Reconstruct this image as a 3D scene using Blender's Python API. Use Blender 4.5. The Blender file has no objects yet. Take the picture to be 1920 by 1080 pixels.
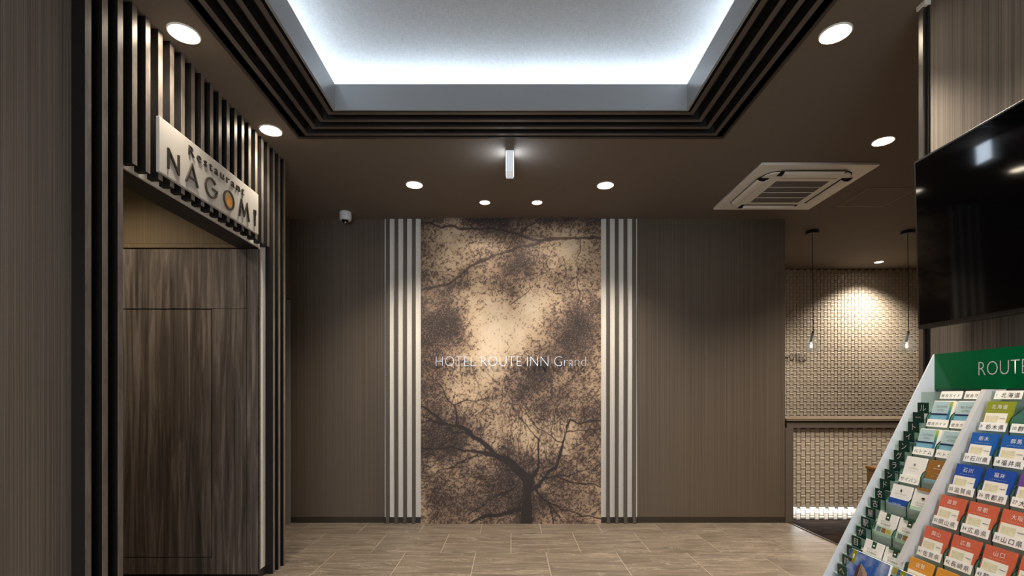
import bpy, bmesh, math, random
import numpy as np
from mathutils import Vector, Matrix, Euler

# ------------------------------------------------------------------ camera, world, exposure
F, U0, V0, CAMH, H = 925.0, 958.0, 742.0, 1.34, 3.203      # focal length and horizon in photo pixels, metres
scene = bpy.context.scene
col = scene.collection
cam_d = bpy.data.cameras.new('camera'); cam = bpy.data.objects.new('camera', cam_d); col.objects.link(cam)
cam.location = (0, 0, CAMH); cam.rotation_euler = (math.pi/2, 0, 0)
cam_d.sensor_width = 36; cam_d.lens = 36*F/1920
cam_d.shift_x = (960-U0)/1920; cam_d.shift_y = (V0-540)/1920
cam_d.clip_start = 0.02
scene.camera = cam
scene.view_settings.view_transform = 'Standard'
scene.view_settings.look = 'None'
scene.view_settings.gamma = 1.0
scene.view_settings.use_curve_mapping = False
scene.view_settings.exposure = 1.5

w = bpy.data.worlds.new('world'); scene.world = w; w.use_nodes = True
w.node_tree.nodes['Background'].inputs[0].default_value = (0.80, 0.90, 1.0, 1)
w.node_tree.nodes['Background'].inputs[1].default_value = 2.0
WARM, COOL = (1.0, 0.88, 0.72), (0.82, 0.92, 1.0)
P_DOWN, P_WASH, P_ALC, E_COVE = 72.0, 5.5, 90.0, 17.0

rnd = random.Random(7)
nrng = np.random.default_rng(3)

# ------------------------------------------------------------------ materials
def lin(c):
    return tuple((x/12.92 if x <= 0.04045 else ((x+0.055)/1.055)**2.4) for x in [k/255 for k in c])
MATS = {}
def new_mat(name):
    m = bpy.data.materials.new(name); m.use_nodes = True; MATS[name] = m
    return m, m.node_tree.nodes, m.node_tree.links, m.node_tree.nodes['Principled BSDF']
def plain(name, c, rough=0.5, metal=0.0, spec=0.5, var=0.06, scale=25.0):
    m, n, l, b = new_mat(name)
    c = lin(c)
    b.inputs['Roughness'].default_value = rough; b.inputs['Metallic'].default_value = metal
    b.inputs['Specular IOR Level'].default_value = spec
    tc = n.new('ShaderNodeTexCoord'); no = n.new('ShaderNodeTexNoise'); r = n.new('ShaderNodeValToRGB')
    no.inputs['Scale'].default_value = scale
    l.new(tc.outputs['Object'], no.inputs['Vector']); l.new(no.outputs['Fac'], r.inputs['Fac'])
    r.color_ramp.elements[0].color = tuple(x*(1-var) for x in c)+(1,)
    r.color_ramp.elements[1].color = tuple(min(1, x*(1+var)) for x in c)+(1,)
    l.new(r.outputs['Color'], b.inputs['Base Color'])
    return m
def emit(name, c, strength):
    m, n, l, b = new_mat(name)
    b.inputs['Base Color'].default_value = (0.8, 0.8, 0.8, 1)
    b.inputs['Emission Color'].default_value = tuple(c)+(1,)
    b.inputs['Emission Strength'].default_value = strength
    return m
def grain(name, c0, c1, sxy, sz, rough=0.5, bump=0.1, mid=None, spec=0.4, detail=6, dist=0.0, rnd_off=False):
    """vertical streaks: noise squeezed along z"""
    m, n, l, b = new_mat(name)
    b.inputs['Roughness'].default_value = rough; b.inputs['Specular IOR Level'].default_value = spec
    tc = n.new('ShaderNodeTexCoord'); mp = n.new('ShaderNodeMapping'); no = n.new('ShaderNodeTexNoise')
    r = n.new('ShaderNodeValToRGB'); bu = n.new('ShaderNodeBump')
    mp.inputs['Scale'].default_value = (sxy, sxy, sz)
    no.inputs['Scale'].default_value = 1.0; no.inputs['Detail'].default_value = detail
    no.inputs['Roughness'].default_value = 0.62; no.inputs['Distortion'].default_value = dist
    src = tc.outputs['Object']
    if rnd_off:
        oi = n.new('ShaderNodeObjectInfo'); mu = n.new('ShaderNodeMath'); mu.operation = 'MULTIPLY'; mu.inputs[1].default_value = 37
        va = n.new('ShaderNodeVectorMath'); l.new(oi.outputs['Random'], mu.inputs[0])
        l.new(src, va.inputs[0]); l.new(mu.outputs[0], va.inputs[1]); src = va.outputs[0]
    l.new(src, mp.inputs['Vector']); l.new(mp.outputs[0], no.inputs['Vector'])
    l.new(no.outputs['Fac'], r.inputs['Fac'])
    e = r.color_ramp.elements
    e[0].position = 0.30; e[0].color = lin(c0)+(1,); e[1].position = 0.72; e[1].color = lin(c1)+(1,)
    if mid:
        k = r.color_ramp.elements.new(0.5); k.color = lin(mid)+(1,)
    l.new(r.outputs['Color'], b.inputs['Base Color'])
    bu.inputs['Strength'].default_value = bump; bu.inputs['Distance'].default_value = 0.004
    l.new(no.outputs['Fac'], bu.inputs['Height']); l.new(bu.outputs[0], b.inputs['Normal'])
    return m

grain('wallpaper', (76, 69, 62), (146, 134, 122), 300, 0.5, 0.75, 0.6, detail=3)
grain('wood_wall', (80, 70, 60), (112, 100, 88), 130, 0.25, 0.42, 0.12)
grain('passage_wood', (52, 46, 41), (138, 126, 115), 26, 1.1, 0.45, 0.10, mid=(92, 82, 74), dist=0.9)
grain('passage_paper', (88, 74, 52), (116, 98, 70), 120, 0.4, 0.7, 0.2)
grain('dark_trim', (46, 40, 35), (62, 54, 47), 60, 1.0, 0.45, 0.05)
grain('mural_slat', (72, 66, 60), (98, 90, 82), 90, 1.0, 0.5, 0.05)
grain('white_fabric', (214, 208, 200), (240, 236, 228), 260, 60, 0.85, 0.15)
plain('plaster', (176, 176, 176), 0.9)
plain('ceiling_paint', (112, 101, 90), 0.80, var=0.05, scale=60)
plain('fascia_paint', (146, 148, 150), 0.35, var=0.04, scale=3)
plain('coffer_rail', (86, 78, 72), 0.38, var=0.08)
plain('rail_side_shade', (34, 31, 29), 0.5)  # shade painted into the rail sides; undersides keep the lighter tone
plain('slat_side_shade', (26, 23, 21), 0.6, spec=0.25)  # slat sides coloured near black to stand in for shade
plain('black_gap', (16, 15, 14), 0.8)
plain('black_metal', (24, 22, 21), 0.4)
plain('dark_bar', (34, 31, 29), 0.5)
plain('chrome', (225, 228, 232), 0.34, metal=1.0, var=0.02)
plain('brushed_metal', (150, 146, 142), 0.32, metal=1.0)
plain('white_plastic', (236, 231, 222), 0.45, var=0.02)
plain('white_gloss', (226, 226, 226), 0.25, var=0.02)
plain('grille_grey', (120, 114, 106), 0.6)
plain('sign_white', (206, 200, 192), 0.5, var=0.02)
plain('letter_brown', (52, 44, 37), 0.4)
plain('yolk', (226, 150, 36), 0.5, var=0.25, scale=18)
plain('egg_white', (232, 206, 150), 0.5, var=0.06)
plain('grout', (186, 174, 156), 0.9)
plain('rack_white', (202, 207, 216), 0.22, var=0.02)
plain('rack_grey', (186, 186, 188), 0.35, var=0.03)
plain('rack_dark', (66, 92, 86), 0.3)
plain('edge_green', (10, 34, 28), 0.3)
plain('green_acrylic', (0, 118, 66), 0.12, spec=0.3, var=0.05, scale=4)
plain('char_green', (10, 66, 52), 0.15, var=0.08)
plain('white_ink', (240, 240, 236), 0.5, var=0.01)
plain('black_ink', (28, 27, 26), 0.6)
plain('grey_ink', (130, 132, 134), 0.6)
plain('paper', (246, 244, 240), 0.6, var=0.02)
plain('cream_paper', (242, 237, 226), 0.6, var=0.03)
plain('tile_beige', (190, 177, 161), 0.45, var=0.10, scale=14)
plain('tile_joint', (74, 62, 50), 0.8)
plain('tv_body', (26, 24, 24), 0.35)
plain('tv_screen', (3, 3, 4), 0.05, spec=0.28, var=0.01)
plain('counter_wood', (96, 86, 78), 0.42)
plain('counter_top', (112, 98, 84), 0.25)
plain('brown_wood', (126, 88, 44), 0.45, var=0.15)
plain('blue', (20, 92, 176), 0.45, var=0.04)
plain('deep_blue', (24, 74, 170), 0.45, var=0.05)
plain('red', (212, 102, 74), 0.45, var=0.04)
plain('orange', (222, 150, 52), 0.45, var=0.04)
plain('olive', (140, 148, 28), 0.45, var=0.04)
plain('purple', (110, 70, 150), 0.45, var=0.04)
plain('pale_blue', (176, 204, 210), 0.45, var=0.05)
plain('sea_blue', (120, 176, 200), 0.45, var=0.2, scale=60)
plain('navy', (26, 36, 84), 0.45)
plain('teal', (70, 150, 150), 0.45, var=0.2, scale=60)
plain('leaf_green', (104, 160, 60), 0.45)
plain('ribbon_green', (36, 78, 56), 0.5)
plain('pale_green', (196, 220, 202), 0.5)
plain('gold_brown', (150, 104, 44), 0.5, var=0.05)
plain('photo_brown', (140, 100, 60), 0.5, var=0.6, scale=160)
plain('photo_grey', (110, 124, 130), 0.5, var=0.5, scale=120)
plain('photo_yellow', (190, 170, 70), 0.5, var=0.6, scale=160)
plain('map_tan', (222, 214, 182), 0.6, var=0.3, scale=300)
plain('building_tan', (170, 146, 128), 0.5)
plain('building_dark', (82, 52, 50), 0.5)
plain('hatch_edge', (150, 138, 124), 0.6)
plain('guard_grey', (128, 126, 124), 0.4)
plain('led_body', (200, 200, 200), 0.5)
emit('lamp_disc', (1.0, 0.86, 0.66), 14.0)
emit('lamp_disc_small', (1.0, 0.88, 0.72), 9.0)
emit('cove_led', COOL, E_COVE)
emit('exit_face', (0.72, 0.84, 1.0), 7.0)
emit('exit_case', (0.80, 0.90, 1.0), 0.16)
emit('bulb_glow', (1.0, 0.86, 0.66), 2.5)
emit('kick_led', (0.90, 0.95, 1.0), 14.0)

def glassy(name, c, fac, rough=0.05):
    m, n, l, b = new_mat(name)
    b.inputs['Base Color'].default_value = lin(c)+(1,); b.inputs['Roughness'].default_value = rough
    t = n.new('ShaderNodeBsdfTransparent'); mx = n.new('ShaderNodeMixShader')
    mx.inputs[0].default_value = fac
    t.inputs[0].default_value = tuple(0.4+0.6*x for x in lin(c))+(1,)
    l.new(t.outputs[0], mx.inputs[1]); l.new(b.outputs[0], mx.inputs[2])
    l.new(mx.outputs[0], n['Material Output'].inputs['Surface'])
    return m
glassy('acrylic', (226, 242, 234), 0.40)
glassy('acrylic_dark', (150, 206, 184), 0.14)
glassy('clear_glass', (244, 246, 246), 0.07, 0.02)

def rainbow():
    m, n, l, b = new_mat('rainbow_edge')
    tc = n.new('ShaderNodeTexCoord'); s = n.new('ShaderNodeSeparateXYZ'); r = n.new('ShaderNodeValToRGB')
    l.new(tc.outputs['Generated'], s.inputs[0]); l.new(s.outputs[2], r.inputs[0])
    e = r.color_ramp.elements
    e[0].color = lin((30, 90, 170))+(1,); e[1].color = lin((190, 190, 50))+(1,)
    k = e.new(0.5); k.color = lin((40, 130, 150))+(1,); k = e.new(0.75); k.color = lin((110, 170, 80))+(1,)
    l.new(r.outputs[0], b.inputs['Base Color'])
rainbow()

def sky_print():
    m, n, l, b = new_mat('sky_print')
    tc = n.new('ShaderNodeTexCoord'); no = n.new('ShaderNodeTexNoise'); r = n.new('ShaderNodeValToRGB')
    no.inputs['Scale'].default_value = 9; no.inputs['Detail'].default_value = 5
    l.new(tc.outputs['Object'], no.inputs[0]); l.new(no.outputs['Fac'], r.inputs[0])
    e = r.color_ramp.elements
    e[0].position = 0.50; e[0].color = lin((36, 92, 176))+(1,); e[1].position = 0.78; e[1].color = lin((226, 232, 240))+(1,)
    l.new(r.outputs[0], b.inputs['Base Color'])
sky_print()

def floor_tile_mat():
    m, n, l, b = new_mat('floor_tile')
    tc = n.new('ShaderNodeTexCoord'); oi = n.new('ShaderNodeObjectInfo')
    mu = n.new('ShaderNodeMath'); mu.operation = 'MULTIPLY'; mu.inputs[1].default_value = 53
    va = n.new('ShaderNodeVectorMath'); l.new(oi.outputs['Random'], mu.inputs[0])
    l.new(tc.outputs['Object'], va.inputs[0]); l.new(mu.outputs[0], va.inputs[1])
    mp = n.new('ShaderNodeMapping'); mp.inputs['Scale'].default_value = (1.5, 10.0, 1); mp.inputs['Rotation'].default_value = (0, 0, 0.10)
    l.new(va.outputs[0], mp.inputs[0])
    n1 = n.new('ShaderNodeTexNoise'); n1.inputs['Scale'].default_value = 1.6; n1.inputs['Detail'].default_value = 7; n1.inputs['Distortion'].default_value = 0.8
    n2 = n.new('ShaderNodeTexNoise'); n2.inputs['Scale'].default_value = 1.0; n2.inputs['Detail'].default_value = 9; n2.inputs['Distortion'].default_value = 1.6
    n2.inputs['Roughness'].default_value = 0.6
    l.new(mp.outputs[0], n1.inputs[0]); l.new(mp.outputs[0], n2.inputs[0])
    r1 = n.new('ShaderNodeValToRGB'); e = r1.color_ramp.elements
    e[0].position = 0.3; e[0].color = lin((92, 83, 74))+(1,); e[1].position = 0.75; e[1].color = lin((128, 116, 102))+(1,)
    l.new(n1.outputs['Fac'], r1.inputs[0])
    r2 = n.new('ShaderNodeValToRGB'); e = r2.color_ramp.elements          # thin pale veins where the noise crosses one value
    e[0].position = 0.525; e[0].color = (0, 0, 0, 1); e[1].position = 0.575; e[1].color = (0, 0, 0, 1)
    k = e.new(0.548); k.color = (0.32, 0.32, 0.32, 1)
    l.new(n2.outputs['Fac'], r2.inputs[0])
    mx = n.new('ShaderNodeMix'); mx.data_type = 'RGBA'; mx.inputs[7].default_value = lin((200, 188, 170))+(1,)
    l.new(r2.outputs[0], mx.inputs[0]); l.new(r1.outputs[0], mx.inputs[6]); l.new(mx.outputs[2], b.inputs['Base Color'])
    b.inputs['Roughness'].default_value = 0.42
floor_tile_mat()

def carpet_mat():
    m, n, l, b = new_mat('carpet')
    tc = n.new('ShaderNodeTexCoord'); mp = n.new('ShaderNodeMapping'); mp.inputs['Scale'].default_value = (3, 12, 1)
    no = n.new('ShaderNodeTexNoise'); no.inputs['Scale'].default_value = 1.5; no.inputs['Detail'].default_value = 8
    r = n.new('ShaderNodeValToRGB'); e = r.color_ramp.elements
    e[0].position = 0.35; e[0].color = lin((14, 10, 8))+(1,); e[1].position = 0.75; e[1].color = lin((50, 39, 32))+(1,)
    l.new(tc.outputs['Object'], mp.inputs[0]); l.new(mp.outputs[0], no.inputs[0]); l.new(no.outputs['Fac'], r.inputs[0])
    l.new(r.outputs[0], b.inputs['Base Color']); b.inputs['Roughness'].default_value = 1.0; b.inputs['Specular IOR Level'].default_value = 0.05
carpet_mat()

def coffer_mat():
    m, n, l, b = new_mat('coffer_paper')
    tc = n.new('ShaderNodeTexCoord'); b.inputs['Roughness'].default_value = 0.85
    acc = []
    for sc in ((40, 420, 1), (420, 40, 1)):
        mp = n.new('ShaderNodeMapping'); mp.inputs['Scale'].default_value = sc
        no = n.new('ShaderNodeTexNoise'); no.inputs['Scale'].default_value = 1; no.inputs['Detail'].default_value = 3
        l.new(tc.outputs['Object'], mp.inputs[0]); l.new(mp.outputs[0], no.inputs[0]); acc.append(no.outputs['Fac'])
    ad = n.new('ShaderNodeMath'); l.new(acc[0], ad.inputs[0]); l.new(acc[1], ad.inputs[1])
    r = n.new('ShaderNodeValToRGB'); e = r.color_ramp.elements
    mu = n.new('ShaderNodeMath'); mu.operation = 'MULTIPLY'; mu.inputs[1].default_value = 0.5
    l.new(ad.outputs[0], mu.inputs[0]); l.new(mu.outputs[0], r.inputs[0])
    e[0].position = 0.35; e[0].color = lin((168, 171, 176))+(1,); e[1].position = 0.65; e[1].color = lin((196, 200, 204))+(1,)
    l.new(r.outputs[0], b.inputs['Base Color'])
coffer_mat()

def slat_mat():
    m, n, l, b = new_mat('slat_stone')
    tc = n.new('ShaderNodeTexCoord'); oi = n.new('ShaderNodeObjectInfo')
    mu = n.new('ShaderNodeMath'); mu.operation = 'MULTIPLY'; mu.inputs[1].default_value = 29
    va = n.new('ShaderNodeVectorMath'); l.new(oi.outputs['Random'], mu.inputs[0]); l.new(tc.outputs['Object'], va.inputs[0]); l.new(mu.outputs[0], va.inputs[1])
    mp = n.new('ShaderNodeMapping'); mp.inputs['Scale'].default_value = (30, 30, 8); mp.inputs['Rotation'].default_value = (0.6, 0, 0)
    no = n.new('ShaderNodeTexNoise'); no.inputs['Scale'].default_value = 1; no.inputs['Detail'].default_value = 8; no.inputs['Roughness'].default_value = 0.7
    l.new(va.outputs[0], mp.inputs[0]); l.new(mp.outputs[0], no.inputs[0])
    r = n.new('ShaderNodeValToRGB'); e = r.color_ramp.elements
    e[0].position = 0.3; e[0].color = lin((92, 84, 78))+(1,); e[1].position = 0.75; e[1].color = lin((142, 132, 123))+(1,)
    l.new(no.outputs['Fac'], r.inputs[0]); l.new(r.outputs[0], b.inputs['Base Color'])
    bu = n.new('ShaderNodeBump'); bu.inputs['Strength'].default_value = 0.25; bu.inputs['Distance'].default_value = 0.003
    l.new(no.outputs['Fac'], bu.inputs['Height']); l.new(bu.outputs[0], b.inputs['Normal'])
    b.inputs['Roughness'].default_value = 0.38
slat_mat()

def print_mat():
    m, n, l, b = new_mat('mural_print')
    a = n.new('ShaderNodeVertexColor'); a.layer_name = 'print'
    l.new(a.outputs['Color'], b.inputs['Base Color']); b.inputs['Roughness'].default_value = 0.55
print_mat()

# ------------------------------------------------------------------ helpers
WL = {}
def BM(): return bmesh.new()
def box(bm, x0, x1, y0, y1, z0, z1):
    vs = [bm.verts.new((x, y, z)) for x in (x0, x1) for y in (y0, y1) for z in (z0, z1)]
    for f in ((0, 1, 3, 2), (4, 6, 7, 5), (0, 4, 5, 1), (2, 3, 7, 6), (0, 2, 6, 4), (1, 5, 7, 3)):
        bm.faces.new([vs[i] for i in f])
    return bm
def prism(bm, pts, axis, a0, a1):
    """polygon pts in the plane normal to axis, extruded a0..a1"""
    def P(p, a):
        return {'x': (a, p[0], p[1]), 'y': (p[0], a, p[1]), 'z': (p[0], p[1], a)}[axis]
    A = [bm.verts.new(P(p, a0)) for p in pts]; B = [bm.verts.new(P(p, a1)) for p in pts]
    n = len(pts)
    bm.faces.new(A); bm.faces.new(B[::-1])
    for i in range(n): bm.faces.new((A[i], B[i], B[(i+1) % n], A[(i+1) % n]))
    return bm
def lathe(bm, prof, c=(0, 0, 0), seg=32):
    """profile [(r, z)] about the vertical axis"""
    rings = []
    for r, z in prof:
        if r < 1e-6: rings.append([bm.verts.new((c[0], c[1], c[2]+z))])
        else: rings.append([bm.verts.new((c[0]+r*math.cos(2*math.pi*k/seg), c[1]+r*math.sin(2*math.pi*k/seg), c[2]+z)) for k in range(seg)])
    for a, b in zip(rings[:-1], rings[1:]):
        for k in range(seg):
            if len(a) == 1 and len(b) == 1: continue
            if len(a) == 1: bm.faces.new((a[0], b[k], b[(k+1) % seg]))
            elif len(b) == 1: bm.faces.new((a[k], b[0], a[(k+1) % seg]))
            else: bm.faces.new((a[k], b[k], b[(k+1) % seg], a[(k+1) % seg]))
    return bm
def tube(bm, p, q, r, seg=10):
    p, q = Vector(p), Vector(q); d = (q-p); M = d.to_track_quat('Z', 'Y').to_matrix()
    A, B = [], []
    for k in range(seg):
        o = M @ Vector((r*math.cos(2*math.pi*k/seg), r*math.sin(2*math.pi*k/seg), 0))
        A.append(bm.verts.new(p+o)); B.append(bm.verts.new(q+o))
    bm.faces.new(A[::-1]); bm.faces.new(B)
    for k in range(seg): bm.faces.new((A[k], A[(k+1) % seg], B[(k+1) % seg], B[k]))
    return bm
def stroke(bm, pts, wd, y0, y1, closed=False):
    """flat stroke of constant width along pts (x,z), thick from y0 to y1"""
    P = [Vector(p) for p in pts]; n = len(P); L, R = [], []
    for i in range(n):
        if closed: a, c = P[i-1], P[(i+1) % n]
        else: a, c = P[max(0, i-1)], P[min(n-1, i+1)]
        d1 = (P[i]-a).normalized() if (P[i]-a).length > 1e-9 else (c-P[i]).normalized()
        d2 = (c-P[i]).normalized() if (c-P[i]).length > 1e-9 else d1
        t = (d1+d2).normalized(); nn = Vector((-t.y, t.x)); m = 1/max(0.35, nn.dot(Vector((-d1.y, d1.x))))
        L.append(P[i]+nn*wd/2*m); R.append(P[i]-nn*wd/2*m)
    vs = [[bm.verts.new((q.x, y, q.y)) for q in Q] for Q in (L, R) for y in (y0, y1)]
    rng = range(n) if closed else range(n-1)
    for i in rng:
        j = (i+1) % n
        bm.faces.new((vs[0][i], vs[2][i], vs[2][j], vs[0][j])); bm.faces.new((vs[1][i], vs[1][j], vs[3][j], vs[3][i]))
        bm.faces.new((vs[0][i], vs[0][j], vs[1][j], vs[1][i])); bm.faces.new((vs[2][i], vs[3][i], vs[3][j], vs[2][j]))
    if not closed:
        for i in (0, n-1): bm.faces.new((vs[0][i], vs[1][i], vs[3][i], vs[2][i]))
    return bm
def to_mesh(bm, name, smooth=False):
    bmesh.ops.recalc_face_normals(bm, faces=bm.faces)
    me = bpy.data.meshes.new(name); bm.to_mesh(me); bm.free()
    if smooth:
        for p in me.polygons: p.use_smooth = True
    return me
def link(name, me, mat=None, parent=None, loc=(0, 0, 0), rot=None):
    o = bpy.data.objects.new(name, me); col.objects.link(o)
    if mat is not None and me is not None and len(me.materials) == 0: me.materials.append(MATS[mat])
    o.parent = parent; o.location = loc
    if rot: o.rotation_euler = rot
    return o
def obj(name, bm, mat, parent=None, local=False, smooth=False):
    """world-authored bmesh (or local to the parent's frame) -> one mesh object"""
    if parent is not None and not local and parent.name in WL:
        bmesh.ops.translate(bm, verts=bm.verts, vec=-WL[parent.name])
    o = link(name, to_mesh(bm, name, smooth), mat, parent)
    if parent is not None and parent.name in WL: WL[o.name] = WL[parent.name]
    return o
def two_tone(o, second, test):
    o.data.materials.append(MATS[second])
    for p in o.data.polygons:
        if not test(p.normal): p.material_index = 1
    return o
def tag(o, label, cat, group=None):
    o['label'] = label; o['category'] = cat
    if group: o['group'] = group
    return o
def thing(name, label, cat, loc=(0, 0, 0), rot=None, group=None):
    o = bpy.data.objects.new(name, None); col.objects.link(o); o.location = loc; o.empty_display_size = 0.05
    if rot: o.rotation_euler = rot
    WL[o.name] = Vector(loc)
    return tag(o, label, cat, group)
def struct(name, bm, mat, **k):
    o = obj(name, bm, mat, **k); o['kind'] = 'structure'; return o
def bevel(o, wdt, seg=2):
    m = o.modifiers.new('bevel', 'BEVEL'); m.width = wdt; m.segments = seg; m.limit_method = 'ANGLE'; return o
TXT = {}
def text_mesh(s, size=1.0, off=0.0, extrude=0.0, mat='black_ink', space=1.0, align='LEFT', res=3):
    """lettering standing in the xz plane, front towards -y"""
    key = (s, size, off, extrude, mat, space, align)
    if key in TXT: return TXT[key]
    cu = bpy.data.curves.new('t', 'FONT'); cu.body = s; cu.size = size; cu.offset = off; cu.extrude = extrude
    cu.space_character = space; cu.align_x = align; cu.resolution_u = res
    o = bpy.data.objects.new('t', cu); col.objects.link(o)
    dg = bpy.context.evaluated_depsgraph_get()
    me = bpy.data.meshes.new_from_object(o.evaluated_get(dg))
    me.transform(Matrix.Rotation(math.pi/2, 4, 'X'))
    bpy.data.objects.remove(o); bpy.data.curves.remove(cu)
    me.materials.clear(); me.materials.append(MATS[mat]); TXT[key] = me
    return me
def bounds(me):
    c = np.empty(len(me.vertices)*3); me.vertices.foreach_get('co', c); c = c.reshape(-1, 3)
    return c.min(0), c.max(0)
def spot(name, loc, target, power, size_deg=95, blend=0.8, c=WARM, radius=0.05, parent=None):
    d = bpy.data.lights.new(name, 'SPOT'); d.energy = power; d.color = c; d.spot_size = math.radians(size_deg)
    d.spot_blend = blend; d.shadow_soft_size = radius
    o = bpy.data.objects.new(name, d); col.objects.link(o)
    v = Vector(target)-Vector(loc); o.rotation_euler = v.to_track_quat('-Z', 'Y').to_euler()
    o.location = Vector(loc)-(WL[parent.name] if parent else Vector((0, 0, 0))); o.parent = parent
    return o

YB = 5.208                    # back wall
XL, XR = -1.847, 1.975        # left and right wall faces
YREAR = -3.6
# ------------------------------------------------------------------ floor
bm = BM(); box(bm, -4.2, 6.6, YREAR-0.2, 7.5, -0.12, -0.0012)
floor = struct('floor', bm, 'grout')
bm = BM(); box(bm, -0.298, 0.298, -0.298, 0.298, -0.008, 0.0)
tile_me = to_mesh(bm, 'floor_tile')
for r in range(-1, 14):
    y = 4.814+0.3-0.6*(r-0) + 0.0
    if r == -1: y = 4.814+0.9
    ph = 0.0 if r % 2 == 1 else 0.3
    for k in range(-8, 6):
        x = ph+0.3+0.6*k
        if x+0.298 < -4.0 or x > 2.75: continue
        if r == -1: continue
        if r == 0:            # cut row along the back wall
            continue
        link('floor_tile', tile_me, 'floor_tile', floor, (x, 4.814+0.3-0.6*r, 0))
bm = BM(); box(bm, -0.298, 0.298, 0.002, YB-4.814+0.01, -0.008, 0.0)
cut_me = to_mesh(bm, 'floor_tile')
for k in range(-5, 5): link('floor_tile', cut_me, 'floor_tile', floor, (0.3-0.3+0.6*k, 4.814, 0))
# last tile column, cut where the carpet begins
bm = BM(); box(bm, -0.1105, 0.1105, -0.298, 0.298, -0.008, 0.0); end_me = to_mesh(bm, 'floor_tile')
for r in range(2, 14, 2): link('floor_tile', end_me, 'floor_tile', floor, (2.8125, 4.814+0.3-0.6*r, 0))
bm = BM(); box(bm, -0.1105, 0.1105, 0.002, YB-4.814+0.01, -0.008, 0.0)
link('floor_tile', to_mesh(bm, 'floor_tile'), 'floor_tile', floor, (2.8125, 4.814, 0))
bm = BM(); box(bm, 2.94, 6.5, 0.3, 7.4, -0.02, 0.006)
carpet = struct('floor_carpet', bm, 'carpet')
bm = BM(); box(bm, 2.925, 2.94, 2.4, 5.2, -0.008, 0.008)
struct('trim_1', bm, 'dark_trim')

# ------------------------------------------------------------------ ceiling with the coffer
OX, OY, CY0 = 1.515, 3.546, -1.2        # outer opening
IX, IY, IY0 = 1.145, 3.209, -0.86       # inner fascia
bm = BM(); T = 0.05
box(bm, -4.2, -OX, YREAR-0.2, 7.5, H, H+T); box(bm, OX, 6.6, YREAR-0.2, 7.5, H, H+T)
box(bm, -OX, OX, OY, 7.5, H, H+T); box(bm, -OX, OX, YREAR-0.2, CY0, H, H+T)
ceiling = struct('ceiling', bm, 'ceiling_paint')
CT = H+0.36
bm = BM(); box(bm, -1.72, 1.72, -1.4, 3.82, CT, CT+0.05)
coffer_top = struct('ceiling_coffer', bm, 'coffer_paper')
bm = BM()                                # channel back above the rails and cove shelf
for (x0, x1, y0, y1) in ((-OX-0.2, -IX-0.015, CY0-0.2, OY+0.27), (IX+0.015, OX+0.2, CY0-0.2, OY+0.27), (-IX-0.015, IX+0.015, IY+0.015, OY+0.27), (-IX-0.015, IX+0.015, CY0-0.2, IY0-0.015)):
    box(bm, x0, x1, y0, y1, H+0.085, H+0.10)
cove = struct('trim_2', bm, 'black_gap')
bm = BM()
for s in (-1, 1): box(bm, min(s*1.70, s*1.715), max(s*1.70, s*1.715), -1.4, 3.81, H+0.05, CT)
box(bm, -1.7, 1.7, 3.80, 3.815, H+0.05, CT); box(bm, -1.7, 1.7, -1.4, -1.385, H+0.05, CT)
struct('trim_3', bm, 'plaster')
# fascia boards
t = 0.014
def fasc(a): return struct('trim_4', a, 'fascia_paint')
fasc(prism(BM(), [(-IX-t, IY+t), (-IX, IY), (IX, IY), (IX+t, IY+t)], 'z', H-0.004, H+0.163))
for s in (-1, 1):
    fasc(prism(BM(), [(s*(IX+t), IY+t), (s*IX, IY), (s*IX, IY0), (s*(IX+t), IY0-t)], 'z', H-0.004, H+0.163))
fasc(prism(BM(), [(-IX-t, IY0-t), (-IX, IY0), (IX, IY0), (IX+t, IY0-t)], 'z', H-0.004, H+0.163))
# rails running round the coffer
fr = thing('coffer_rails', 'dark slim rails running round the bright ceiling recess', 'ceiling rails', (0, 1.2, H))
for d0 in (0.040, 0.128, 0.216, 0.304):
    a = IX+d0-0.004; b = a+0.030; yb = IY+d0-0.004; ye = yb+0.030; yn = IY0-d0
    for s in (-1, 1):
        two_tone(obj('rail', prism(BM(), [(s*a, yb), (s*b, ye), (s*b, yn-0.03), (s*a, yn)], 'z', H+0.002, H+0.06), 'coffer_rail', fr), 'rail_side_shade', lambda n: n.z < -0.5)
    two_tone(obj('rail', prism(BM(), [(-a, yb), (-b, ye), (b, ye), (a, yb)], 'z', H+0.002, H+0.06), 'coffer_rail', fr), 'rail_side_shade', lambda n: n.z < -0.5)
for k in range(9):                        # cross battens that carry the rails, up in the channel
    y = -0.7+k*0.5
    for s in (-1, 1): obj('batten', box(BM(), min(s*(IX+0.014), s*OX), max(s*(IX+0.014), s*OX), y, y+0.03, H+0.06, H+0.085), 'black_gap', fr)
for x in (-0.8, 0.0, 0.8): obj('batten', box(BM(), x, x+0.03, IY+0.014, OY, H+0.06, H+0.085), 'black_gap', fr)
# lip trim of the opening
bm = BM()
prism(bm, [(-OX, OY), (-OX-0.02, OY+0.02), (OX+0.02, OY+0.02), (OX, OY)], 'z', H-0.006, H+0.05)
for s in (-1, 1): prism(bm, [(s*OX, OY), (s*(OX+0.02), OY+0.02), (s*(OX+0.02), CY0), (s*OX, CY0)], 'z', H-0.006, H+0.05)
struct('trim_5', bm, 'dark_trim')
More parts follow.
